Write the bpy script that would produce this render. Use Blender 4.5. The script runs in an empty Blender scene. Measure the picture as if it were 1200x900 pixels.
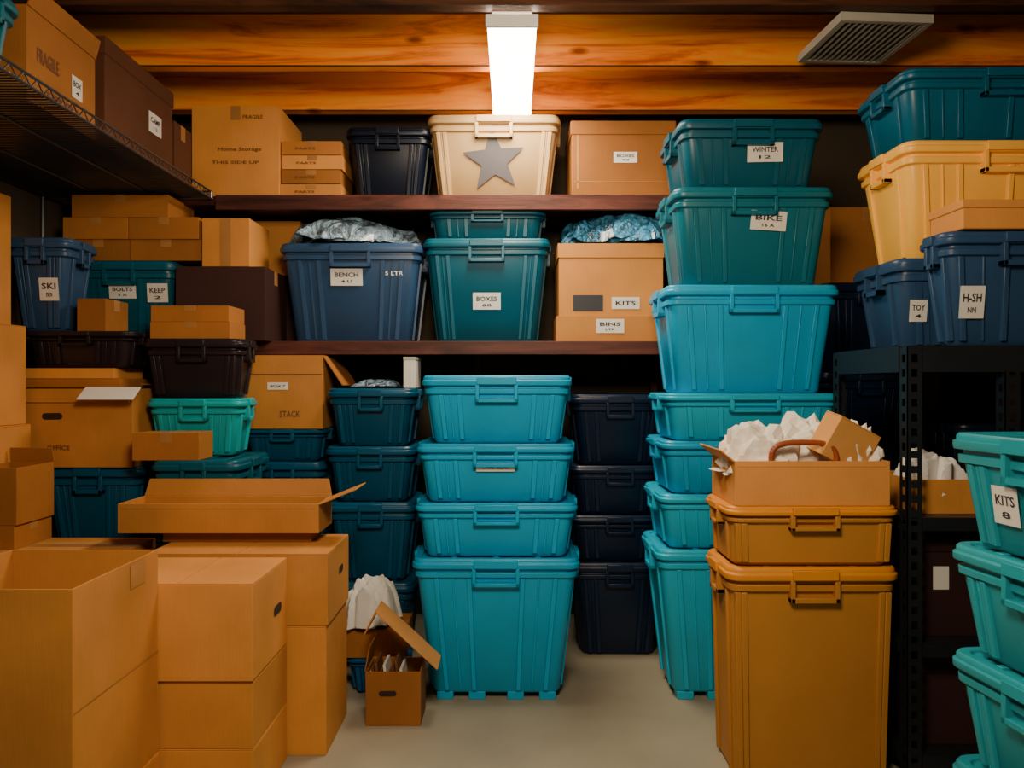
import bpy, bmesh, math, random
from mathutils import Vector, Matrix, noise
random.seed(7)
F=900.0; H0=1.35
def X(px,d): return (px-600)*d/F
def Z(py,d): return H0+(450-py)*d/F
scn=bpy.context.scene
# ---------------------------------------------------------------- materials
def newmat(name):
    m=bpy.data.materials.new(name); m.use_nodes=True
    nt=m.node_tree; b=nt.nodes['Principled BSDF']; return m,nt,b
def N(nt,t,**k):
    n=nt.nodes.new(t)
    for a,v in k.items():
        if a in n.inputs: n.inputs[a].default_value=v
        else: setattr(n,a,v)
    return n
def plastic(name,col,rough=0.36):
    m,nt,b=newmat(name)
    tc=N(nt,'ShaderNodeTexCoord'); no=N(nt,'ShaderNodeTexNoise'); no.inputs['Scale'].default_value=5; no.inputs['Detail'].default_value=5
    nt.links.new(tc.outputs['Object'],no.inputs['Vector'])
    oi=N(nt,'ShaderNodeObjectInfo')
    ad=N(nt,'ShaderNodeMath',operation='MULTIPLY_ADD'); nt.links.new(oi.outputs['Random'],ad.inputs[0]); ad.inputs[1].default_value=0.22; ad.inputs[2].default_value=0.78
    ad2=N(nt,'ShaderNodeMath',operation='MULTIPLY_ADD'); nt.links.new(no.outputs['Fac'],ad2.inputs[0]); ad2.inputs[1].default_value=0.3; nt.links.new(ad.outputs[0],ad2.inputs[2])
    mx=N(nt,'ShaderNodeVectorMath',operation='SCALE'); mx.inputs[0].default_value=col; nt.links.new(ad2.outputs[0],mx.inputs['Scale'])
    nt.links.new(mx.outputs[0],b.inputs['Base Color'])
    b.inputs['Roughness'].default_value=rough; b.inputs['Specular IOR Level'].default_value=0.33
    f=N(nt,'ShaderNodeTexNoise'); f.inputs['Scale'].default_value=350; nt.links.new(tc.outputs['Object'],f.inputs['Vector'])
    bp=N(nt,'ShaderNodeBump'); bp.inputs['Strength'].default_value=0.08; bp.inputs['Distance'].default_value=0.002
    nt.links.new(f.outputs['Fac'],bp.inputs['Height']); nt.links.new(bp.outputs[0],b.inputs['Normal'])
    return m
def cardboard(name,col):
    m,nt,b=newmat(name)
    tc=N(nt,'ShaderNodeTexCoord'); oi=N(nt,'ShaderNodeObjectInfo')
    va=N(nt,'ShaderNodeVectorMath',operation='ADD'); nt.links.new(tc.outputs['Object'],va.inputs[0]); 
    cx=N(nt,'ShaderNodeCombineXYZ'); 
    mm=N(nt,'ShaderNodeMath',operation='MULTIPLY'); mm.inputs[1].default_value=37; nt.links.new(oi.outputs['Random'],mm.inputs[0])
    nt.links.new(mm.outputs[0],cx.inputs[0]); nt.links.new(cx.outputs[0],va.inputs[1])
    n1=N(nt,'ShaderNodeTexNoise'); n1.inputs['Scale'].default_value=3; n1.inputs['Detail'].default_value=7; nt.links.new(va.outputs[0],n1.inputs['Vector'])
    mp=N(nt,'ShaderNodeMapping'); nt.links.new(va.outputs[0],mp.inputs['Vector'])
    mp.inputs['Scale'].default_value=(260,260,12)
    n2=N(nt,'ShaderNodeTexNoise'); n2.inputs['Scale'].default_value=1; nt.links.new(mp.outputs[0],n2.inputs['Vector'])
    a1=N(nt,'ShaderNodeMath',operation='MULTIPLY_ADD'); nt.links.new(n1.outputs['Fac'],a1.inputs[0]); a1.inputs[1].default_value=0.75; a1.inputs[2].default_value=0.33
    a2=N(nt,'ShaderNodeMath',operation='MULTIPLY_ADD'); nt.links.new(n2.outputs['Fac'],a2.inputs[0]); a2.inputs[1].default_value=0.14; nt.links.new(a1.outputs[0],a2.inputs[2])
    a3=N(nt,'ShaderNodeMath',operation='MULTIPLY_ADD'); nt.links.new(oi.outputs['Random'],a3.inputs[0]); a3.inputs[1].default_value=0.35; nt.links.new(a2.outputs[0],a3.inputs[2])
    mx=N(nt,'ShaderNodeVectorMath',operation='SCALE'); mx.inputs[0].default_value=col; nt.links.new(a3.outputs[0],mx.inputs['Scale'])
    nt.links.new(mx.outputs[0],b.inputs['Base Color']); b.inputs['Roughness'].default_value=0.72; b.inputs['Specular IOR Level'].default_value=0.25
    bp=N(nt,'ShaderNodeBump'); bp.inputs['Strength'].default_value=0.15; bp.inputs['Distance'].default_value=0.002
    nt.links.new(n2.outputs['Fac'],bp.inputs['Height']); nt.links.new(bp.outputs[0],b.inputs['Normal'])
    return m
def simple(name,col,rough=0.6,metal=0,nscale=8,namt=0.25,bump=0.0,spec=None):
    m,nt,b=newmat(name)
    tc=N(nt,'ShaderNodeTexCoord'); n1=N(nt,'ShaderNodeTexNoise'); n1.inputs['Scale'].default_value=nscale; n1.inputs['Detail'].default_value=6
    nt.links.new(tc.outputs['Object'],n1.inputs['Vector'])
    a1=N(nt,'ShaderNodeMath',operation='MULTIPLY_ADD'); nt.links.new(n1.outputs['Fac'],a1.inputs[0]); a1.inputs[1].default_value=2*namt; a1.inputs[2].default_value=1-namt
    mx=N(nt,'ShaderNodeVectorMath',operation='SCALE'); mx.inputs[0].default_value=col; nt.links.new(a1.outputs[0],mx.inputs['Scale'])
    nt.links.new(mx.outputs[0],b.inputs['Base Color']); b.inputs['Roughness'].default_value=rough; b.inputs['Metallic'].default_value=metal
    if bump:
        bp=N(nt,'ShaderNodeBump'); bp.inputs['Strength'].default_value=bump; bp.inputs['Distance'].default_value=0.01
        nt.links.new(n1.outputs['Fac'],bp.inputs['Height']); nt.links.new(bp.outputs[0],b.inputs['Normal'])
    return m
def wood(name,c1,c2,c3,sc=(0.9,3,9)):
    m,nt,b=newmat(name)
    tc=N(nt,'ShaderNodeTexCoord'); mp=N(nt,'ShaderNodeMapping'); mp.inputs['Scale'].default_value=sc
    nt.links.new(tc.outputs['Object'],mp.inputs['Vector'])
    n1=N(nt,'ShaderNodeTexNoise'); n1.inputs['Scale'].default_value=1.6; n1.inputs['Detail'].default_value=10; n1.inputs['Roughness'].default_value=.65; n1.inputs['Distortion'].default_value=1.2
    nt.links.new(mp.outputs[0],n1.inputs['Vector'])
    cr=N(nt,'ShaderNodeValToRGB'); e=cr.color_ramp.elements; e[0].position=0.34; e[0].color=(*c1,1); e[1].position=0.64; e[1].color=(*c3,1)
    k=e.new(0.48); k.color=(*c2,1)
    nt.links.new(n1.outputs['Fac'],cr.inputs[0])
    mp2=N(nt,'ShaderNodeMapping'); mp2.inputs['Scale'].default_value=(1.6,1,4); nt.links.new(tc.outputs['Object'],mp2.inputs['Vector'])
    vo=N(nt,'ShaderNodeTexVoronoi'); vo.inputs['Scale'].default_value=1.3; nt.links.new(mp2.outputs[0],vo.inputs['Vector'])
    cr2=N(nt,'ShaderNodeValToRGB'); e2=cr2.color_ramp.elements; e2[0].position=0.04; e2[0].color=(0.3,0.2,0.15,1); e2[1].position=0.12; e2[1].color=(1,1,1,1)
    nt.links.new(vo.outputs['Distance'],cr2.inputs[0])
    mx=N(nt,'ShaderNodeMix',data_type='RGBA',blend_type='MULTIPLY'); mx.inputs[0].default_value=1
    nt.links.new(cr.outputs[0],mx.inputs[6]); nt.links.new(cr2.outputs[0],mx.inputs[7])
    nt.links.new(mx.outputs[2],b.inputs['Base Color']); b.inputs['Roughness'].default_value=0.5; b.inputs['Specular IOR Level'].default_value=0.25
    bp=N(nt,'ShaderNodeBump'); bp.inputs['Strength'].default_value=0.25; bp.inputs['Distance'].default_value=0.01
    nt.links.new(n1.outputs['Fac'],bp.inputs['Height']); nt.links.new(bp.outputs[0],b.inputs['Normal'])
    return m
C={
'cyan':plastic('plastic_cyan',(0.0,0.33,0.60)),
'cyan2':plastic('plastic_cyan_light',(0.0,0.37,0.58)),
'aqua':plastic('plastic_aqua',(0.012,0.30,0.37)),
'teal':plastic('plastic_teal',(0.0,0.12,0.175)),
'teald':plastic('plastic_dark_teal',(0.0,0.08,0.13)),
'tealb':plastic('plastic_green_teal',(0.0,0.32,0.35)),
'petrol':plastic('plastic_petrol',(0.001,0.065,0.14)),
'petrol2':plastic('plastic_petrol_bright',(0.0,0.11,0.20)),
'navy':plastic('plastic_navy',(0.003,0.012,0.038)),
'black':plastic('plastic_blackblue',(0.003,0.007,0.018)),
'slate':plastic('plastic_slate_blue',(0.022,0.060,0.140)),
'blue':plastic('plastic_blue',(0.005,0.08,0.22)),
'yellow':plastic('plastic_yellow',(1.0,0.54,0.075)),
'beige':plastic('plastic_beige',(0.42,0.27,0.12)),
'mustard':plastic('plastic_mustard',(0.64,0.24,0.016),.45),
'ochre':plastic('plastic_ochre',(0.42,0.18,0.035),.55),
'dbrown':plastic('plastic_dark_brown',(0.016,0.010,0.014)),
}
K={
'card':cardboard('cardboard_kraft',(0.58,0.245,0.058)),
'cardl':cardboard('cardboard_light',(0.66,0.31,0.088)),
'cardd':cardboard('cardboard_dark',(0.37,0.14,0.030)),
'brown':cardboard('cardboard_brown',(0.12,0.042,0.018)),
'maroon':cardboard('cardboard_maroon',(0.035,0.013,0.012)),
}
M_tape=simple('packing_tape',(0.38,0.18,0.06),0.3)
M_white=simple('label_white',(0.72,0.70,0.65),0.6,namt=0.05)
M_ink=simple('ink',(0.02,0.02,0.03),0.6)
M_print=simple('print_brown',(0.14,0.05,0.015),0.7)
M_hole=simple('handle_hole_dark',(0.02,0.01,0.006),0.9)
M_star=simple('star_paint',(0.045,0.04,0.05),0.6)
M_metal=simple('rack_steel',(0.035,0.04,0.05),0.38,0.7,namt=0.2)
M_wire=simple('wire_steel',(0.16,0.18,0.2),0.35,0.9)
M_shelf=wood('shelf_wood',(0.03,0.009,0.007),(0.07,0.02,0.015),(0.12,0.035,0.025))
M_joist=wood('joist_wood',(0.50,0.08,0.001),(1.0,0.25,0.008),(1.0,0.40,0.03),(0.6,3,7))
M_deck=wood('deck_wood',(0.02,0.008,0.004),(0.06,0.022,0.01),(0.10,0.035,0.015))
M_paper=simple('tissue_paper',(0.80,0.74,0.64),0.8,namt=0.08)
M_cloth=simple('white_cloth',(0.62,0.61,0.58),0.85,namt=0.1)
M_grey=simple('vent_grey',(0.42,0.40,0.34),0.5)
M_leather=simple('leather_rust',(0.30,0.06,0.012),0.45)
def film(name,col):
    m,nt,b=newmat(name); b.inputs['Roughness'].default_value=0.16
    b.inputs['Coat Weight'].default_value=0.6
    tc=N(nt,'ShaderNodeTexCoord'); n=N(nt,'ShaderNodeTexNoise'); n.inputs['Scale'].default_value=9; n.inputs['Detail'].default_value=4; n.inputs['Distortion'].default_value=3
    nt.links.new(tc.outputs['Object'],n.inputs['Vector'])
    cr=N(nt,'ShaderNodeValToRGB'); e=cr.color_ramp.elements; e[0].position=.4; e[0].color=(*[c*.25 for c in col],1); e[1].position=.62; e[1].color=(*[min(1,c*1.4) for c in col],1)
    nt.links.new(n.outputs['Fac'],cr.inputs[0]); nt.links.new(cr.outputs[0],b.inputs['Base Color'])
    n2=N(nt,'ShaderNodeTexNoise'); n2.inputs['Scale'].default_value=25; n2.inputs['Distortion'].default_value=2; nt.links.new(tc.outputs['Object'],n2.inputs['Vector'])
    bp=N(nt,'ShaderNodeBump'); bp.inputs['Strength'].default_value=0.8; bp.inputs['Distance'].default_value=0.02
    nt.links.new(n2.outputs['Fac'],bp.inputs['Height']); nt.links.new(bp.outputs[0],b.inputs['Normal'])
    return m
M_film=film('plastic_film_grey',(0.22,0.34,0.46))
M_filmb=film('plastic_film_blue',(0.05,0.24,0.45))
# ---------------------------------------------------------------- mesh builder
_gc={}
def glyph(text):
    if text in _gc: return _gc[text]
    cu=bpy.data.curves.new('tmp','FONT'); cu.body=text; cu.resolution_u=2; cu.offset=.02
    o=bpy.data.objects.new('tmp',cu); scn.collection.objects.link(o)
    dg=bpy.context.evaluated_depsgraph_get(); dg.update()
    me=o.evaluated_get(dg).to_mesh()
    vs=[(v.co.x,v.co.y) for v in me.vertices]; fs=[tuple(p.vertices) for p in me.polygons]
    o.evaluated_get(dg).to_mesh_clear(); bpy.data.objects.remove(o); bpy.data.curves.remove(cu)
    if vs:
        x0=min(v[0] for v in vs);x1=max(v[0] for v in vs);y0=min(v[1] for v in vs);y1=max(v[1] for v in vs)
        vs=[((v[0]-x0)/(x1-x0)-.5,(v[1]-y0)/(y1-y0)-.5) for v in vs]
    _gc[text]=(vs,fs); return _gc[text]
class MB:
    def __init__(s): s.v=[];s.f=[];s.m=[];s.mats=[]
    def mi(s,mat):
        if mat not in s.mats: s.mats.append(mat)
        return s.mats.index(mat)
    def add(s,vs,fs,mat):
        o=len(s.v); s.v+= [tuple(v) for v in vs]; i=s.mi(mat)
        for f in fs: s.f.append(tuple(o+k for k in f)); s.m.append(i)
    def box(s,x0,x1,y0,y1,z0,z1,mat):
        vs=[(x0,y0,z0),(x1,y0,z0),(x1,y1,z0),(x0,y1,z0),(x0,y0,z1),(x1,y0,z1),(x1,y1,z1),(x0,y1,z1)]
        s.hexa(vs,mat)
    def hexa(s,vs,mat): s.add(vs,[(0,3,2,1),(4,5,6,7),(0,1,5,4),(1,2,6,5),(2,3,7,6),(3,0,4,7)],mat)
    def slab(s,p0,p1,dv,L,t,mat,taper=0.0):
        p0=Vector(p0);p1=Vector(p1);dv=Vector(dv).normalized()*L; e=(p1-p0)
        n=e.cross(dv).normalized()*t; k=e*taper
        a=[p0,p1,p1+dv-k,p0+dv+k]
        s.hexa([q for q in a]+[q+n for q in a],mat)
    def rod(s,a,b,r,mat,n=6):
        a=Vector(a);b=Vector(b);d=(b-a).normalized(); u=d.orthogonal().normalized(); w=d.cross(u)
        vs=[]
        for p in (a,b):
            for i in range(n):
                t=2*math.pi*i/n; vs.append(p+u*math.cos(t)*r+w*math.sin(t)*r)
        fs=[(i,(i+1)%n,n+(i+1)%n,n+i) for i in range(n)]+[tuple(range(n-1,-1,-1)),tuple(range(n,2*n))]
        s.add(vs,fs,mat)
    def text(s,o,u,v,n,w,h,t,mat):
        vs,fs=glyph(t); o=Vector(o);u=Vector(u);v=Vector(v);n=Vector(n)
        s.add([o+u*(a*w)+v*(b*h)+n*0.0012 for a,b in vs],fs,mat)
    def quad(s,o,u,v,w,h,mat):
        o=Vector(o);u=Vector(u);v=Vector(v)
        s.add([o-u*w/2-v*h/2,o+u*w/2-v*h/2,o+u*w/2+v*h/2,o-u*w/2+v*h/2],[(0,1,2,3)],mat)
    def label(s,o,u,v,w,h,t,tilt=0.0):
        u=Vector(u).normalized();v=Vector(v).normalized();n=u.cross(v)
        c,sn=math.cos(tilt),math.sin(tilt); u,v=u*c+v*sn, v*c-u*sn
        o=Vector(o)+n*0.001
        s.quad(o,u,v,w,h,M_white)
        if t:
            p=t.split('|')
            if len(p)==1: s.text(o,u,v,n,w*.72,h*.36,p[0],M_ink)
            else:
                s.text(o+v*h*.14,u,v,n,w*.74,h*.27,p[0],M_ink); s.text(o-v*h*.24,u,v,n,w*.34,h*.17,p[1],M_ink)
    def loft(s,rings,mats,caps=True):
        n=len(rings[0]); o=len(s.v)
        for r in rings: s.v+=[tuple(p) for p in r]
        for k in range(len(rings)-1):
            i=s.mi(mats[k])
            for j in range(n):
                j2=(j+1)%n
                s.f.append((o+k*n+j,o+k*n+j2,o+(k+1)*n+j2,o+(k+1)*n+j)); s.m.append(i)
        if caps:
            s.f.append(tuple(o+j for j in range(n-1,-1,-1))); s.m.append(s.mi(mats[0]))
            k=len(rings)-1
            s.f.append(tuple(o+k*n+j for j in range(n))); s.m.append(s.mi(mats[-1]))
    def done(s,name,loc=(0,0,0),rot=0,bevel=0,smooth=None,rx=0,ry=0):
        me=bpy.data.meshes.new(name); me.from_pydata(s.v,[],s.f); 
        for m in s.mats: me.materials.append(m)
        me.polygons.foreach_set('material_index',s.m)
        if smooth:
            me.polygons.foreach_set('use_smooth',[True]*len(me.polygons))
            me.set_sharp_from_angle(angle=math.radians(smooth))
        me.update()
        o=bpy.data.objects.new(name,me); scn.collection.objects.link(o); o.location=loc; o.rotation_euler=(rx,ry,rot)
        if bevel:
            b=o.modifiers.new('bevel','BEVEL'); b.width=bevel; b.segments=2; b.limit_method='ANGLE'; b.angle_limit=math.radians(50)
        return o
def rr(w,d,r,z,n=4):
    r=min(r,w/2-.001,d/2-.001); pts=[]
    for cx,cy,a0 in ((w/2-r,d/2-r,0),(-w/2+r,d/2-r,90),(-w/2+r,-d/2+r,180),(w/2-r,-d/2+r,270)):
        for i in range(n+1):
            a=math.radians(a0+90*i/n); pts.append((cx+r*math.cos(a),cy+r*math.sin(a),z))
    return pts
# ---------------------------------------------------------------- storage tote
def tote(W,D,H,mat,lidmat=None,label=None,loc=(0,0,0),rot=0,feet=False,ribs=(-.36,-.2,.2,.36),name='storage_tote',taper=0.09,star=False,text=None,lab2=None,sides=True):
    lidmat=lidmat or mat; b=MB(); s=min(1.0,max(.45,H/.3))
    lip=.024; f0=0.03 if feet else 0.0; zb=H-.085*s; ib=lip+taper*H
    def ins(z): 
        t=max(0,min(1,(z-f0)/(zb-f0))); return ib+(lip-ib)*t
    R=lambda i,z,r: rr(W-2*i,D-2*i,r,z)
    rings=[R(ib+.012,f0,.03),R(ib,f0+.012,.038),R(lip,zb,.04),R(lip-.012,zb+.004,.045),R(lip-.013,H-.060*s,.045),R(lip-.004,H-.057*s,.045),R(lip-.004,H-.046*s,.045),R(0.002,H-.044*s,.05),R(0,H-.038*s,.05),R(0,H-.022*s,.05),R(.006,H-.019*s,.05),R(.006,H-.008*s,.05),R(.012,H,.045),R(.034,H,.04),R(.040,H-.009*s,.035)]
    mats=[mat]*6+[lidmat]*8
    b.loft(rings,mats)
    for q in (-.25,0,.25):
        b.box(W*q-.012,W*q+.012,-D/2+.045,D/2-.045,H-.010*s,H-.002,lidmat)
    e=.009
    rl=[(q,.012) for q in ribs]
    rl+=[((ribs[0]+ribs[1])/2,.005),((ribs[-1]+ribs[-2])/2,.005)]
    for sy in ((-1,1) if sides else (-1,)):
        for q,w in rl:
            z0=f0+.015; z1=zb
            ee=e if w>.01 else .005
            y0=(D/2-ins(z0)); y1=(D/2-ins(z1)); x0=q*(W-2*ins(z0)); x1=q*(W-2*ins(z1))
            vs=[(x0-w,sy*(y0-.01),z0),(x0+w,sy*(y0-.01),z0),(x0+w*.8,sy*(y0+ee),z0),(x0-w*.8,sy*(y0+ee),z0),
                (x1-w,sy*(y1-.01),z1),(x1+w,sy*(y1-.01),z1),(x1+w*.8,sy*(y1+ee),z1),(x1-w*.8,sy*(y1+ee),z1)]
            b.hexa(vs,mat)
    for sx in (-1,1):
        for q in (-.3,.3):
            w=.011; z0=f0+.015; z1=zb
            x0=(W/2-ins(z0)); x1=(W/2-ins(z1)); y0=q*(D-2*ins(z0)); y1=q*(D-2*ins(z1))
            vs=[(sx*(x0-.01),y0-w,z0),(sx*(x0-.01),y0+w,z0),(sx*(x0+e),y0+w*.8,z0),(sx*(x0+e),y0-w*.8,z0),
                (sx*(x1-.01),y1-w,z1),(sx*(x1-.01),y1+w,z1),(sx*(x1+e),y1+w*.8,z1),(sx*(x1+e),y1-w*.8,z1)]
            b.hexa(vs,mat)
    def uframe(L,off,ax,sg):
        hw=L*.14; hz1=H-.040*s; hz0=hz1-.078*s
        def bx(a0,a1,c0,c1,z0,z1,m):
            if ax=='y': b.box(a0,a1,*(sorted((sg*c0,sg*c1))),z0,z1,m)
            else: b.box(*(sorted((sg*c0,sg*c1))),a0,a1,z0,z1,m)
        c0=off-.03; c1=off+.004
        bx(-hw,-hw+.016,c0,c1,hz0,hz1,mat); bx(hw-.016,hw,c0,c1,hz0,hz1,mat)
        bx(-hw,hw,c0-.01,c1,hz0,hz0+.018*s,mat)
        bx(-hw*.93,hw*.93,off-.03,off+.009,H-.040*s,H-.006*s,lidmat)
    uframe(W,D/2,'y',-1); uframe(W,D/2,'y',1); uframe(D,W/2,'x',1); uframe(D,W/2,'x',-1)
    if feet:
        for fx in (-.40,-.15,.15,.40):
            for fy in (-.36,.36):
                cx=fx*(W-2*ib); cy=fy*(D-2*ib); b.box(cx-.035,cx+.035,cy-.04,cy+.04,0,f0+.004,mat)
    def front(xf,zf):
        z=zf*H; return Vector((xf*W,-(D/2-ins(z))-e-.001,z))
    vdir=Vector((0,(ins(H*.6)-ins(H*.3))/(H*.3),1)).normalized()
    for lb in (label,lab2):
        if lb:
            xf,zf,w,h,t,tl=lb; b.label(front(xf,zf),(1,0,0),vdir,w,h,t,tl)
    if text:
        xf,zf,w,h,t=text; b.text(front(xf,zf),Vector((1,0,0)),vdir,Vector((0,-1,0)),w,h,t,M_white)
    if star:
        o=front(0,.46); pts=[]
        for i in range(10):
            a=math.pi/2+i*math.pi/5+.08; r=(.165 if i%2==0 else .07)
            pts.append(o+Vector((1,0,0))*r*math.cos(a)+vdir*(r*math.sin(a)))
        b.add(pts+[o],[(i,(i+1)%10,10) for i in range(10)],M_star)
    return b.done(name,loc,rot,bevel=.0025,smooth=40)
def T(px0,px1,d,z0,z1,D,mat,**k):
    x0=X(px0,d);x1=X(px1,d)
    return tote(x1-x0,D,z1-z0-.001,C[mat],loc=((x0+x1)/2,d+D/2,z0),rot=random.uniform(-.009,.009),**k)
# ---------------------------------------------------------------- cardboard boxes
def cbox(x0,x1,d,D,z0,z1,mat='card',rot=0,seam='x',tape=True,hole=None,lid=False,label=None,prints=(),name='cardboard_box',open=False,flaps={}):
    W=x1-x0;H=z1-z0-.001; b=MB(); m=K[mat]; t=.006
    if open:
        b.box(-W/2,W/2,-D/2,-D/2+t,0,H,m); b.box(-W/2,W/2,D/2-t,D/2,0,H,m)
        b.box(-W/2,-W/2+t,-D/2+t,D/2-t,0,H,m); b.box(W/2-t,W/2,-D/2+t,D/2-t,0,H,m)
        b.box(-W/2+t,W/2-t,-D/2+t,D/2-t,0,t,m)
        for sd,(L,ang) in flaps.items():
            a=math.radians(ang); c,sn=math.cos(a),math.sin(a)
            if sd=='f': b.slab((-W/2,-D/2,H),(W/2,-D/2,H),(0,-sn,c),L,.005,m,.02)
            if sd=='b': b.slab((W/2,D/2,H),(-W/2,D/2,H),(0,sn,c),L,.005,m,.02)
            if sd=='l': b.slab((-W/2,D/2,H),(-W/2,-D/2,H),(-sn,0,c),L,.005,m,.02)
            if sd=='r': b.slab((W/2,-D/2,H),(W/2,D/2,H),(sn,0,c),L,.005,m,.02)
    else:
        b.box(-W/2,W/2,-D/2,D/2,0,H-.005,m)
        if lid:
            g=.005; lh=min(.07,H*.3)
            b.box(-W/2-g,W/2+g,-D/2-g,D/2+g,H-lh,H,m)
        elif seam=='x':
            b.box(-W/2,W/2,-D/2,-.0015,H-.005,H,m); b.box(-W/2,W/2,.0015,D/2,H-.005,H,m)
        else:
            b.box(-W/2,-.0015,-D/2,D/2,H-.005,H,m); b.box(.0015,W/2,-D/2,D/2,H-.005,H,m)
        if tape and not lid:
            q=min(.07,H*.35); w=.025
            if seam=='x':
                b.box(-W/2-.001,W/2+.001,-w,w,H,H+.0008,M_tape); b.box(-W/2-.001,-W/2,-w,w,H-q,H,M_tape); b.box(W/2,W/2+.001,-w,w,H-q,H,M_tape)
            else:
                b.box(-w,w,-D/2-.001,D/2+.001,H,H+.0008,M_tape); b.box(-w,w,-D/2-.001,-D/2,H-q,H,M_tape); b.box(-w,w,D/2,D/2+.001,H-q,H,M_tape)
    def face(sd):
        if sd=='f': return Vector((0,-D/2-.0015,H/2)),Vector((1,0,0)),W
        if sd=='r': return Vector((W/2+.0015,0,H/2)),Vector((0,1,0)),D
        if sd=='l': return Vector((-W/2-.0015,0,H/2)),Vector((0,-1,0)),D
        return Vector((0,D/2+.0015,H/2)),Vector((-1,0,0)),W
    up=Vector((0,0,1))
    for hl in (hole or ()):
        sd,u0,v0,hw,hh=hl; o,u,L=face(sd); o=o+u*u0*L+up*v0*H; pts=[]
        for i in range(16):
            a=2*math.pi*i/16; r=hh/2; cx=(hw/2-r)*(1 if math.cos(a)>0 else -1)
            pts.append(o+u*(cx+r*math.cos(a))+up*(r*math.sin(a)))
        b.add(pts,[tuple(range(16))],M_hole)
    if label:
        sd,u0,v0,w,h,tx,tl=label; o,u,L=face(sd); b.label(o+u*u0*L+up*v0*H,u,up,w,h,tx,tl)
    for p in prints:
        sd,u0,v0,w,h,tx=p; o,u,L=face(sd); n=u.cross(up)
        if tx=='#': b.quad(o+u*u0*L+up*v0*H,u,up,w,h,M_tape)
        elif tx=='@': b.quad(o+u*u0*L+up*v0*H,u,up,w,h,M_ink)
        elif tx=='-': b.quad(o+u*u0*L+up*v0*H,u,up,w,h,M_print)
        else: b.text(o+u*u0*L+up*v0*H,u,up,n,w,h,tx,M_print)
    return b.done(name,((x0+x1)/2,d+D/2,z0),rot,bevel=(.0015 if open else .004))
def B(px0,px1,d,z0,z1,D,mat='card',**k): return cbox(X(px0,d),X(px1,d),d,D,z0,z1,mat,**k)
# ---------------------------------------------------------------- crumpled things
def crumple(name,cx,cy,z0,w,d,h,mat,seed=0,amp=.35,sc=3.0,sub=5,rot=0,flat=False,oc=(1.6,.5,.15)):
    bm=bmesh.new(); bmesh.ops.create_icosphere(bm,subdivisions=sub,radius=1)
    for v in bm.verts:
        p=v.co.copy(); q=p*sc+Vector((seed*11.3,seed*5.1,seed))
        r=abs(noise.noise(q))*oc[0]+abs(noise.noise(q*2.1))*oc[1]+abs(noise.noise(q*4.7))*oc[2]
        k=1+amp*(r-.45)
        z=(p.z*k)
        z=z*.9 if z>0 else z*.08
        v.co=(math.copysign(abs(p.x)**.8,p.x)*k*w/2,math.copysign(abs(p.y)**.8,p.y)*k*d/2,z)
    mz=min(v.co.z for v in bm.verts); Mz=max(v.co.z for v in bm.verts)
    for v in bm.verts: v.co.z=(v.co.z-mz)*h/(Mz-mz)
    me=bpy.data.meshes.new(name); bm.to_mesh(me); bm.free(); me.materials.append(mat)
    me.polygons.foreach_set('use_smooth',[not flat]*len(me.polygons)); me.update()
    o=bpy.data.objects.new(name,me); scn.collection.objects.link(o); o.location=(cx,cy,z0); o.rotation_euler=(0,0,rot); return o
def sheetpile(name,cx,cy,z0,w,d,h,mat,seed=0,n=4,fr=9,fold=.38,smooth=28,flatness=1.6):
    """draped, folded sheets: wavy surfaces stacked and joined"""
    b=MB(); rs=random.Random(seed); G=30
    for k in range(n):
        ox=rs.uniform(-.12,.12)*w; oy=rs.uniform(-.08,.08)*d; ang=rs.uniform(-.5,.5); top=h*(.45+.55*(k+1)/n); ww=w*rs.uniform(.75,1.0); dd=d*rs.uniform(.8,1)
        vs=[]
        for i in range(G+1):
            for j in range(G+1):
                u=i/G*2-1; v=j/G*2-1
                x=u*ww/2; y=v*dd/2
                edge=max(abs(u),abs(v))
                q=Vector((x*fr+seed*3+k*7,y*fr+k*3,seed))
                f=noise.noise(q)*.5+abs(noise.noise(q*2.3))*.45
                z=top*(1-max(0,(edge-.35)/.65)**flatness*.9)+f*h*fold
                z=max(z,.004*(k+1))
                x+=noise.noise(q+Vector((5,5,5)))*.05*w/.3; y+=noise.noise(q+Vector((9,1,5)))*.04
                vs.append((x*math.cos(ang)-y*math.sin(ang)+ox,x*math.sin(ang)+y*math.cos(ang)+oy,z))
        fs=[(i*(G+1)+j,(i+1)*(G+1)+j,(i+1)*(G+1)+j+1,i*(G+1)+j+1) for i in range(G) for j in range(G)]
        b.add(vs,fs,mat)
    return b.done(name,(cx,cy,z0),smooth=smooth)
# ================================================================ ROOM
XL,XR,Y0,Y1,ZC=-2.32,2.50,-1.6,4.5,3.07
M_floor=simple('floor_concrete',(0.30,0.275,0.205),0.5,nscale=3,namt=0.25,bump=0.05)
M_wallb=simple('wall_dark',(0.05,0.034,0.02),0.85,nscale=2,namt=0.3,bump=.05)
M_walls=simple('wall_side_paint',(0.07,0.045,0.028),0.85,nscale=2,namt=0.3,bump=.05)
def rb(name,a,mat,bevel=0):
    b=MB(); b.box(*a,mat); return b.done(name,bevel=bevel)
rb('floor',(XL-.1,XR+.1,Y0,Y1+.1,-.1,0),M_floor)
rb('wall_back',(XL-.1,XR+.1,Y1,Y1+.1,0,ZC),M_wallb)
rb('wall_left',(XL-.1,XL,Y0,Y1,0,ZC),M_walls)
rb('wall_right',(XR,XR+.1,Y0,Y1,0,ZC),M_walls)
rb('ceiling',(XL-.1,XR+.1,Y0,Y1+.1,ZC,ZC+.08),M_deck)
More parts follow.
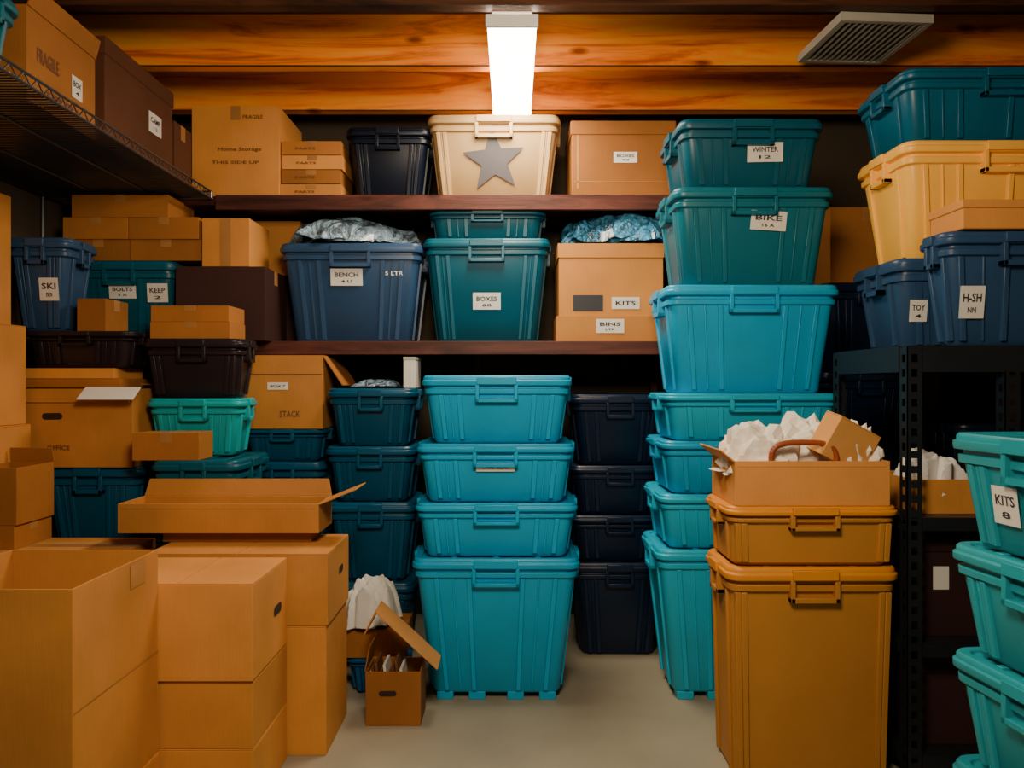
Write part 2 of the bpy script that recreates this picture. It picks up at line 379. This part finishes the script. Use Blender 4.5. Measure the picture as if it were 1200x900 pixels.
for y in (4.15,3.57,2.99,2.41,1.83,1.25,.67,.09,-.49,-1.07):
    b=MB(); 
    b.box(XL,XR,y,y+.055,2.825,ZC-.001,M_joist if y>3.2 else M_deck if y>2.8 else M_joist)  # one joist gets the dark deck wood: its shadowed face is painted in
    b.box(XL,XR,y-.0015,y,2.825,2.832,M_deck)  # dark strip painted on the lower edge to draw the dark gap between joists
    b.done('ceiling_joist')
# ================================================================ LAMPS
def lampmat(st):
    m,nt,b=newmat('lamp_diffuser'); b.inputs['Base Color'].default_value=(1,1,1,1)
    b.inputs['Emission Color'].default_value=(1,.88,.70,1); b.inputs['Emission Strength'].default_value=st; return m
M_lamp=lampmat(22)
M_house=simple('lamp_housing',(.8,.8,.78),.4,namt=.05)
def lamp(y0,y1,x=0.0,zt=2.824):
    b=MB(); W=.10; o=zt-2.824
    b.box(x-W*.8,x+W*.8,y0+.02,y1-.02,2.80+o,zt,M_house)
    prof=[(-W,2.80),(-W*.95,2.775),(-W*.6,2.762),(0,2.758),(W*.6,2.762),(W*.95,2.775),(W,2.80)]
    vs=[(x+p[0],y,p[1]+o) for y in (y0+.012,y1-.012) for p in prof]; n=len(prof)
    b.add(vs,[(i,i+1,n+i+1,n+i) for i in range(n-1)]+[(n-1,0,n,2*n-1)],M_lamp)
    b.box(x-W-.004,x+W+.004,y0,y0+.012,2.755+o,2.805+o,M_house); b.box(x-W-.004,x+W+.004,y1-.012,y1,2.755+o,2.805+o,M_house)
    if o<-.05:
        for y in (y0+.13,y1-.13): b.rod((x,y,zt),(x,y,2.824),.006,M_metal)
    return b.done('fluorescent_ceiling_lamp')
lamp(3.02,4.1)
lamp(.3,1.2,zt=2.42)  # added pendant, unseen above the frame, put in as fill
def area(name,loc,sx,sy,e,rx=0):
    l=bpy.data.lights.new(name,'AREA'); l.shape='RECTANGLE'; l.size=sx; l.size_y=sy; l.energy=e; l.color=(1,.80,.55)
    o=bpy.data.objects.new(name,l); o.location=loc; o.rotation_euler=(rx,0,0); scn.collection.objects.link(o); return o
area('added_fill_light',(0,3.4,2.745),.4,.8,30)
area('added_fill_light',(0,1.00,2.33),.6,.5,52,rx=math.radians(72))  # added fill light out of view, aimed forward to brighten the fronts
w=bpy.data.worlds.new('world'); scn.world=w; w.use_nodes=True
w.node_tree.nodes['Background'].inputs[0].default_value=(1,.78,.54,1); w.node_tree.nodes['Background'].inputs[1].default_value=0.22
# vent
b=MB(); 
b.box(-.19,.19,-.2,-.18,-.035,0,M_grey); b.box(-.19,.19,.18,.2,-.035,0,M_grey); b.box(-.19,-.17,-.18,.18,-.035,0,M_grey); b.box(.17,.19,-.18,.18,-.035,0,M_grey)
b.box(-.17,.17,-.18,.18,-.006,0,M_hole)
for i in range(13):
    x=-.17+i*.027
    b.hexa([(x,-.18,-.034),(x+.009,-.18,-.034),(x+.009,.18,-.034),(x,.18,-.034),(x+.014,-.18,-.008),(x+.018,-.18,-.008),(x+.018,.18,-.008),(x+.014,.18,-.008)],M_grey)
b.done('ceiling_vent',(1.48,3.25,2.824),rot=.06)
# ================================================================ SHELVES
ZM=1.56; ZT=2.295
b=MB(); 
b.box(-1.40,.86,3.8,4.48,ZM-.045,ZM,M_shelf); b.box(XL+.01,-1.40,3.66,4.48,ZM-.045,ZM,M_shelf)
b.box(-1.40,.86,3.79,3.80,ZM-.065,ZM+.002,M_shelf)
for x in (-1.30,-.2,.82): b.box(x-.02,x+.02,4.43,4.48,0,ZM-.045,M_shelf)
b.done('wall_shelf',bevel=.003)
b=MB(); b.box(-2.25,.88,3.86,4.48,ZT-.045,ZT,M_shelf); b.box(-1.48,.88,3.83,3.86,ZT-.075,ZT,M_shelf)
for x in (-1.30,-.2,.86): b.box(x-.02,x+.02,4.43,4.48,ZM+.001,ZT-.045,M_shelf)
b.done('wall_shelf',bevel=.003)
# wire shelf
xe=-1.5; zw=2.275
b=MB()
ya,yb=1.7,3.83
for x in (xe,xe-.26,xe-.52,XL+.02): 
    b.rod((x,ya,zw),(x,yb,zw),.005,M_wire)
b.rod((xe,ya,zw+.035),(xe,yb,zw+.035),.005,M_wire)
y=ya; 
while y<yb:
    b.rod((xe,y,zw+.006),(XL+.02,y,zw+.006),.0034,M_wire,5)
    y+=.022
y=ya; k=0
while y<yb-.03:
    b.rod((xe,y,zw+(.0 if k%2 else .035)),(xe,y+.033,zw+(.035 if k%2 else 0)),.0025,M_wire,4); y+=.033;k+=1
b.rod((xe,yb,zw),(XL+.02,yb,zw),.005,M_wire); b.rod((xe,yb,zw+.035),(xe,yb,zw),.006,M_wire); b.rod((xe,yb,zw+.035),(XL+.02,yb,zw+.035),.005,M_wire)
for y in (1.9,3.78):
    b.rod((xe-.3,y,zw-.005),(XL+.005,y,zw-.25),.008,M_wire); b.rod((XL+.01,y,zw-.3),(XL+.01,y,zw),.01,M_wire)
b.done('wire_shelf')
zs=zw+.011
tote(.56,.30,.26,C['teal'],loc=(-1.83,2.30,zs),rot=0)
cbox(-2.02,-1.60,2.52,.43,zs,2.60,'cardd',open=True,flaps={'r':(.07,18),'b':(.1,20),'l':(.12,50)},label=('r',.20,-.02,.07,.08,'BOX|4',0),prints=(('r',-.22,.05,.13,.05,'FRAGILE'),('r',0,-.3,.2,.02,'KEEP DRY')),rot=.02)
cbox(-2.06,-1.60,3.02,.60,zs,2.72,'brown',lid=True,label=('r',.2,.02,.12,.09,'CAMP|12',0))
cbox(-2.0,-1.60,3.64,.19,zs,2.60,'brown')
# ================================================================ TOP SHELF
zt=ZT
B(225,327,3.88,zt,2.755,.42,'card',prints=(('f',.05,.02,.22,.024,'Home Storage'),('f',-.0,-.12,.24,.016,'THIS SIDE UP'),('f',.2,.38,.1,.02,'FRAGILE')),seam='y')
z=zt
for i,(a,c) in enumerate(((329,400),(330,399),(331,401),(330,400))):
    B(a,c,3.9,z,z+.070,.3,'cardd' if i%2 else 'card',seam='y',prints=(('f',-.1,-.05,.1,.012,'PARTS'),),name='flat_carton'); z+=.073
T(403,505,3.9,zt,2.66,.4,'black',ribs=(-.4,-.3,.3,.4))
T(500,658,3.87,zt,2.712,.45,'beige',star=True,ribs=(-.45,-.40,.40,.45))
B(670,791,3.88,zt,2.68,.42,'cardd',lid=True,label=('f',.02,.02,.12,.055,'BOXES|99',0),prints=(('f',0,-.3,.5,.004,'#'),('f',-.44,0,.01,.3,'#'),('f',.44,0,.01,.3,'#')))
# ================================================================ MIDDLE SHELF
T(325,495,3.83,ZM,2.055,.5,'slate',label=(-.03,.66,.16,.085,'BENCH|4 U',0),text=(.3,.70,.09,.022,'5 LTR'),ribs=(-.38,-.24,.24,.38))
T(495,646,3.83,ZM,2.08,.48,'teald',label=(0,.40,.14,.085,'BOXES|60',0),ribs=(-.42,-.33,.33,.42))
T(502,640,3.86,2.08,2.225,.44,'teald')
B(652,778,3.84,ZM,1.69,.4,'card',label=('f',0,.12,.14,.07,'BINS|LTR',0),tape=False)
B(655,777,3.85,1.69,2.055,.38,'card',lid=True,label=('f',.14,-.32,.14,.06,'KITS',0),prints=(('f',-.22,-.32,.15,.08,'@'),))
sheetpile('plastic_bag_bundle',X(416,4.0),4.04,2.056,.56,.34,.14,M_film,1,n=5,fr=6,flatness=3)
sheetpile('plastic_bag_bundle',X(714,3.98),4.03,2.056,.52,.32,.17,M_filmb,2,n=4,fr=6,flatness=3)
d=3.68
T(72,205,d,ZM,1.943,.44,'teald',label=(.02,.62,.13,.07,'BOLTS|3 A',0),lab2=(.33,.60,.10,.09,'KEEP|2',0))
B(206,310,d,ZM,1.914,.36,'maroon')
for a,c in ((77,152),(153,235)): B(a,c,d+.01,1.943,2.045,.3,'cardd',seam='y',rot=.01)
for a,c in ((74,150),(151,233)): B(a,c,d,2.045,2.15,.3,'cardd',seam='y',rot=-.012)
B(84,197,d,2.15,2.258,.3,'cardd',seam='y')
B(237,292,d,1.914,2.145,.3,'card',seam='y',prints=(('f',0,0,.05,.225,'#'),))
B(293,352,4.1,ZM,1.93,.3,'maroon'); B(295,352,4.1,1.93,2.22,.3,'card')
# ================================================================ CENTRE STACK
d=3.20
for a,c,z0,z1,m,ft in ((482,681,0,.621,'cyan',True),(485,678,.621,.852,'cyan',False),(487,675,.852,1.101,'cyan',False),(493,671,1.101,1.386,'cyan',False)):
    T(a,c,d,z0,z1,.48,m,feet=ft,label=((0,.60,.16,.035,'CAMP GEAR',0) if z0==.852 else None),ribs=(-.40,-.27,.27,.40) if not ft else (-.38,-.17,.17,.38))
for z0,z1 in ((0,.472),(.472,.704),(.704,.949),(.949,1.30)):
    T(668,786,3.76,z0,z1,.42,'navy',ribs=(-.38,-.26,.26,.38))
d=3.2
for a,c,py0,py1,m,lb in ((771,966,0,645,'cyan2',None),(774,968,645,580,'cyan2',None),(777,972,580,517,'cyan',None),(780,990,517,461,'cyan2',None),(781,988,461,333,'cyan',None),
    (790,981,333,218,'teal',(.09,.66,.15,.08,'BIKE|16 A',-.06)),(796,969,218,138,'teald',(.09,.52,.15,.08,'WINTER|12',.02))):
    z0=0 if py0==0 else Z(py0,d); z1=Z(py1,d)
    T(a,c,d,z0,z1,.46,m,label=lb,feet=(z0==0),ribs=(-.39,-.2,.2,.39))
# ================================================================ COLUMN D / C
d=3.62
for a,c,z0,z1 in ((382,486,0,.41),(380,487,.41,.79),(379,487,.79,1.054),(381,487,1.054,1.33)):
    T(a,c,d,z0,z1,.42,'petrol',ribs=(-.40,-.26,.26,.40))
sheetpile('plastic_wrap',X(438,3.9),3.88,1.331,.24,.2,.04,M_film,5,n=2)
b=MB(); b.box(-.03,.03,-.1,.1,0,.145,M_white); b.box(-.032,.032,-.102,.102,.135,.15,M_grey); b.done('white_carton',(X(481,3.75),3.82,1.331),bevel=.002)
d=3.7
for z0,z1 in ((0,.36),(.36,.70),(.70,.975),(.975,1.135)):
    T(280,380,d,z0,z1,.38,'petrol')
cbox(X(283,d),X(378,d),d,.36,1.135,1.49,'card',tape=False,label=('f',-.05,.08,.10,.035,'BOX 7',0),prints=(('f',0,.24,.385,.004,'-'),('f',.1,-.3,.10,.03,'STACK')))
b=MB(); b.slab((0,-.17,0),(0,.17,0),(.10,0,-.15),.17,.005,K['cardd']); b.done('cardboard_flap',(X(378,d)+.003,d+.18,1.486))
# ================================================================ COLUMN B (left)
d=3.4
T(168,283,d,1.03,1.287,.25,'tealb',ribs=(-.4,-.2,.2,.4))
T(163,284,d,1.287,1.553,.25,'dbrown',ribs=(-.44,-.38,.38,.44))
B(176,269,d+.02,1.553,1.628,.2,'cardd',seam='y'); B(177,268,d+.02,1.628,1.70,.2,'cardd',seam='y')
for z0,z1 in ((0,.36),(.36,.70),(.70,1.03)): T(173,280,3.2,z0,z1,.44,'teald')
B(155,232,3.22,1.03,1.145,.16,'cardd',seam='y',rot=.02)
# ================================================================ COLUMN A (far left)
for z0,z1 in ((0,.5),(.5,.985)): tote(.46,.30,z1-z0-.001,C['petrol'],loc=(-1.87,3.53,z0))
cbox(-2.2,-1.66,3.36,.30,.985,1.33,'card',open=True,flaps={'b':(.1,-80),'f':(.06,170)},prints=(('f',-.1,-.25,.10,.02,'OFFICE'),),hole=(('f',-.15,.15,.09,.03),))
b=MB(); b.slab((-.12,0,0),(.12,0,0),(0,-.5,-.35),.09,.004,M_white,.0); b.done('white_paper_sheet',(-1.74,3.352,1.337))
cbox(-2.19,-1.72,3.37,.27,1.334,1.375,'cardd',seam='x',name='flat_carton'); cbox(-2.16,-1.75,3.37,.27,1.375,1.42,'card',name='flat_carton')
tote(.50,.28,.163,C['dbrown'],loc=(-1.915,3.5,1.42))
tote(.31,.26,.41,C['slate'],loc=(-2.09,3.49,1.584),label=(.15,.45,.085,.10,'SKI|55',0))
cbox(-1.925,-1.80,3.4,.2,1.584,1.73,'cardd')
for z0,z1,xr in ((0,.33,-2.08),(.33,.646,-2.08),(.646,1.178,-2.08),(1.178,1.60,-2.10),(1.60,2.16,-2.165)):
    cbox(-2.305,xr,2.90,.42,z0,z1,'card',rot=0,tape=False)
cbox(-2.07,-1.48,2.86,.31,0,.36,'card'); cbox(-2.07,-1.47,2.86,.31,.36,.717,'cardl')
cbox(-2.07,-1.90,2.93,.24,.717,.81,'cardd'); cbox(-2.07,-1.89,2.93,.24,.81,1.03,'cardd',open=True,flaps={'b':(.06,-10)})
# ================================================================ FOREGROUND LEFT
cbox(-1.70,-1.10,1.91,.488,0.0,.203,'card',tape=False)
cbox(-1.56,-1.104,1.93,.465,0.203,.835,'card',open=True,prints=(('r',.22,.43,.09,.07,'#'),('r',0,0,.465,.003,'#')),flaps={'l':(.12,150)})
for z0,z1 in ((0,.205),(.205,.42)): cbox(-1.285,-.812,2.41,.36,z0,z1,'card',prints=(('f',-.30,.2,.1,.07,'#'),),tape=False)
cbox(-1.285,-.81,2.40,.36,.42,.728,'card',tape=False,hole=(('r',.2,.0,.085,.035),),seam='y')
cbox(-1.30,-.675,2.79,.35,0,.47,'card',tape=False); cbox(-1.33,-.67,2.79,.36,.47,.735,'card',tape=False,hole=(('r',.1,.1,.07,.03),),seam='y')
cbox(-1.36,-.78,2.99,.15,.735,.778,'cardd',tape=False,name='flat_carton')  # added spacer, dark and set back to draw the dark gap below the tray
cbox(-1.51,-.74,2.94,.215,.778,.892,'card',open=True,flaps={'r':(.15,68),'b':(.07,12),'f':(.02,175)})
cbox(-.578,-.36,3.03,.17,0,.215,'cardd',open=True,hole=(('f',-.1,.1,.07,.022),),flaps={'l':(.1,-10)})
b=MB(); b.slab((0,0,0),(0,.15,0),(.26,0,-.24),.33,.006,K['cardl']); b.slab((0,0,0),(0,.15,0),(-.1,0,-.2),.1,.006,K['card']); b.done('cardboard_lid_flap',(-.535,3.03,.45),bevel=.001)
b=MB()
for i in range(9): b.box(-.09+i*.016,-.08+i*.016,-.06,.06,.01,.20+.012*(i*37%5),M_white if i%4==0 else M_print)
b.done('paper_folders',(-.46,3.115,0.0),ry=-.12)
tote(.27,.26,.17,C['blue'],loc=(-.59,3.44,0)); cbox(-.73,-.46,3.31,.25,.17,.29,'cardd',rot=0)
sheetpile('white_cloth',-.62,3.40,.291,.22,.22,.19,M_cloth,9,n=5,fr=14,flatness=3)
# ================================================================ MUSTARD STACK
x0,x1=.725,1.315; d=2.58
tote(x1-x0,.34,.73,C['ochre'],lidmat=C['mustard'],loc=((x0+x1)/2,d+.17,0),ribs=(-.47,-.43,.43,.47),taper=.02)
tote(x1-x0,.34,.205,C['ochre'],lidmat=C['mustard'],loc=((x0+x1)/2,d+.17,.731),ribs=(-.47,-.43,.43,.47),taper=.03)
cbox(.755,1.28,2.60,.30,.937,1.09,'card',open=True,flaps={'l':(.06,50),'f':(.02,175)},label=None)
crumple('crumpled_paper',.87,2.74,1.03,.25,.22,.19,M_paper,3,amp=.45,sc=1.9,sub=4,flat=True)
crumple('crumpled_paper',1.03,2.80,1.03,.24,.18,.22,M_paper,4,amp=.45,sc=1.9,sub=4,flat=True)
crumple('crumpled_paper',1.20,2.75,1.03,.17,.22,.20,M_paper,6,amp=.45,sc=1.9,sub=4,flat=True)
o=cbox(-.09,.09,-.05,.09,0,.15,'cardl',tape=False,name='small_carton'); o.location=(1.12,2.68,1.08); o.rotation_euler=(.2,.45,.3)
b=MB(); pts=[]
for i in range(21):
    a=math.pi*i/20; ca,sa=math.cos(a),math.sin(a)
    pts.append((.112*math.copysign(abs(ca)**.6,ca),0,.075*abs(sa)**.55))
pts=[(.112,0,-.05)]+pts+[(-.112,0,-.05)]
for p,q in zip(pts,pts[1:]): b.rod(p,q,.010,M_leather,8)
b.box(-.14,.14,-.0,.06,-.10,-.012,M_leather)
b.done('leather_handbag',(.997,2.625,1.075),smooth=60)
# ================================================================ RIGHT RACK
def perf(b,x,y,z0,z1,ax,sg,w=.04):
    t=.003; z=z0
    def bx(a0,a1,c,d_): 
        if ax=='x': b.box(*sorted((x+sg*a0,x+sg*a1)),y,y+t,c,d_,M_metal)
        else: b.box(x,x+t,*sorted((y+sg*a0,y+sg*a1)),c,d_,M_metal)
    bx(0,.014,z0,z1); bx(w-.014,w,z0,z1)
    while z<z1:
        bx(.014,w-.014,z,min(z+.024,z1)); z+=.05
b=MB(); RX0,RX1,RY0,RY1=1.33,2.16,2.585,3.18
for x,sx in ((RX0,1),(1.66,1),(RX1,-1)):
    for y,sy in ((RY0,1),(RY1,-1)):
        perf(b,x,y,0,1.475,'x',sx,.05); perf(b,x,y,0,1.475,'y',sy,.05)
for z in (1.48,.90,.475,.10):
    b.box(RX0+.004,RX1-.004,RY0+.004,RY1-.004,z-.012,z,M_metal)
    h=.09 if z>1.4 else .045
    b.box(RX0+.052,RX1-.052,RY0-.002,RY0+.002,z-h,z,M_metal); b.box(RX0-.003,RX0+.002,RY0+.052,RY1-.052,z-h,z,M_metal)
    b.box(RX0+.052,RX1-.052,RY1-.002,RY1+.002,z-h,z,M_metal)
b.done('metal_storage_rack')
cbox(1.39,1.64,2.66,.28,.90,1.02,'card',open=True)
sheetpile('white_cloth',1.51,2.80,.93,.20,.22,.16,M_cloth,12,n=5,fr=14,flatness=3)
cbox(1.39,1.66,2.66,.4,.475,.84,'maroon',lid=True,label=('f',-.15,.06,.055,.08,'',0))
cbox(1.39,1.66,2.66,.4,.10,.42,'maroon',lid=True)
tote(.44,.26,.3,C['black'],loc=(1.90,3.02,.90)); 
tote(.50,.40,.328,C['slate'],loc=(1.65,2.99,1.481),label=(-.32,.42,.065,.08,'TOY|4',0))
tote(.54,.20,.385,C['slate'],loc=(1.72,2.67,1.481),label=(-.30,.38,.085,.11,'H-SH|NN',0),ribs=(-.42,-.1,.1,.42))
tote(.80,.42,.425,C['yellow'],loc=(1.82,2.985,1.81),ribs=(-.42,-.25,.0,.25))
tote(.80,.42,.262,C['petrol2'],loc=(1.82,2.985,2.236),ribs=(-.42,-.25,0,.25))
cbox(1.50,1.95,2.555,.20,1.867,1.965,'card',lid=True,rot=0)
for z0,z1 in ((0,.47),(.47,.94),(.94,1.41),(1.41,1.86)): tote(.48,.42,z1-z0-.001,C['navy'],loc=(1.80,4.05,z0))
cbox(1.60,1.98,3.86,.35,1.86,2.24,'cardd',seam='y')
for i,(z0,z1) in enumerate(((0,.30),(.30,.605),(.605,.905),(.905,1.215))):
    tote(.62,.46,z1-z0-.001,C['aqua'],loc=(1.265+.225,1.90,z0),rot=-math.pi/2+.10,label=((-.17,.42,.09,.10,'KITS|8',0) if i in(3,) else None),ribs=(-.4,-.32,.32,.4))
# ================================================================ CAMERA
cam=bpy.data.cameras.new('camera'); cam.lens=27; cam.sensor_width=36; cam.clip_start=.05
o=bpy.data.objects.new('camera',cam); o.location=(0,0,H0); o.rotation_euler=(math.pi/2,0,0); scn.collection.objects.link(o); scn.camera=o
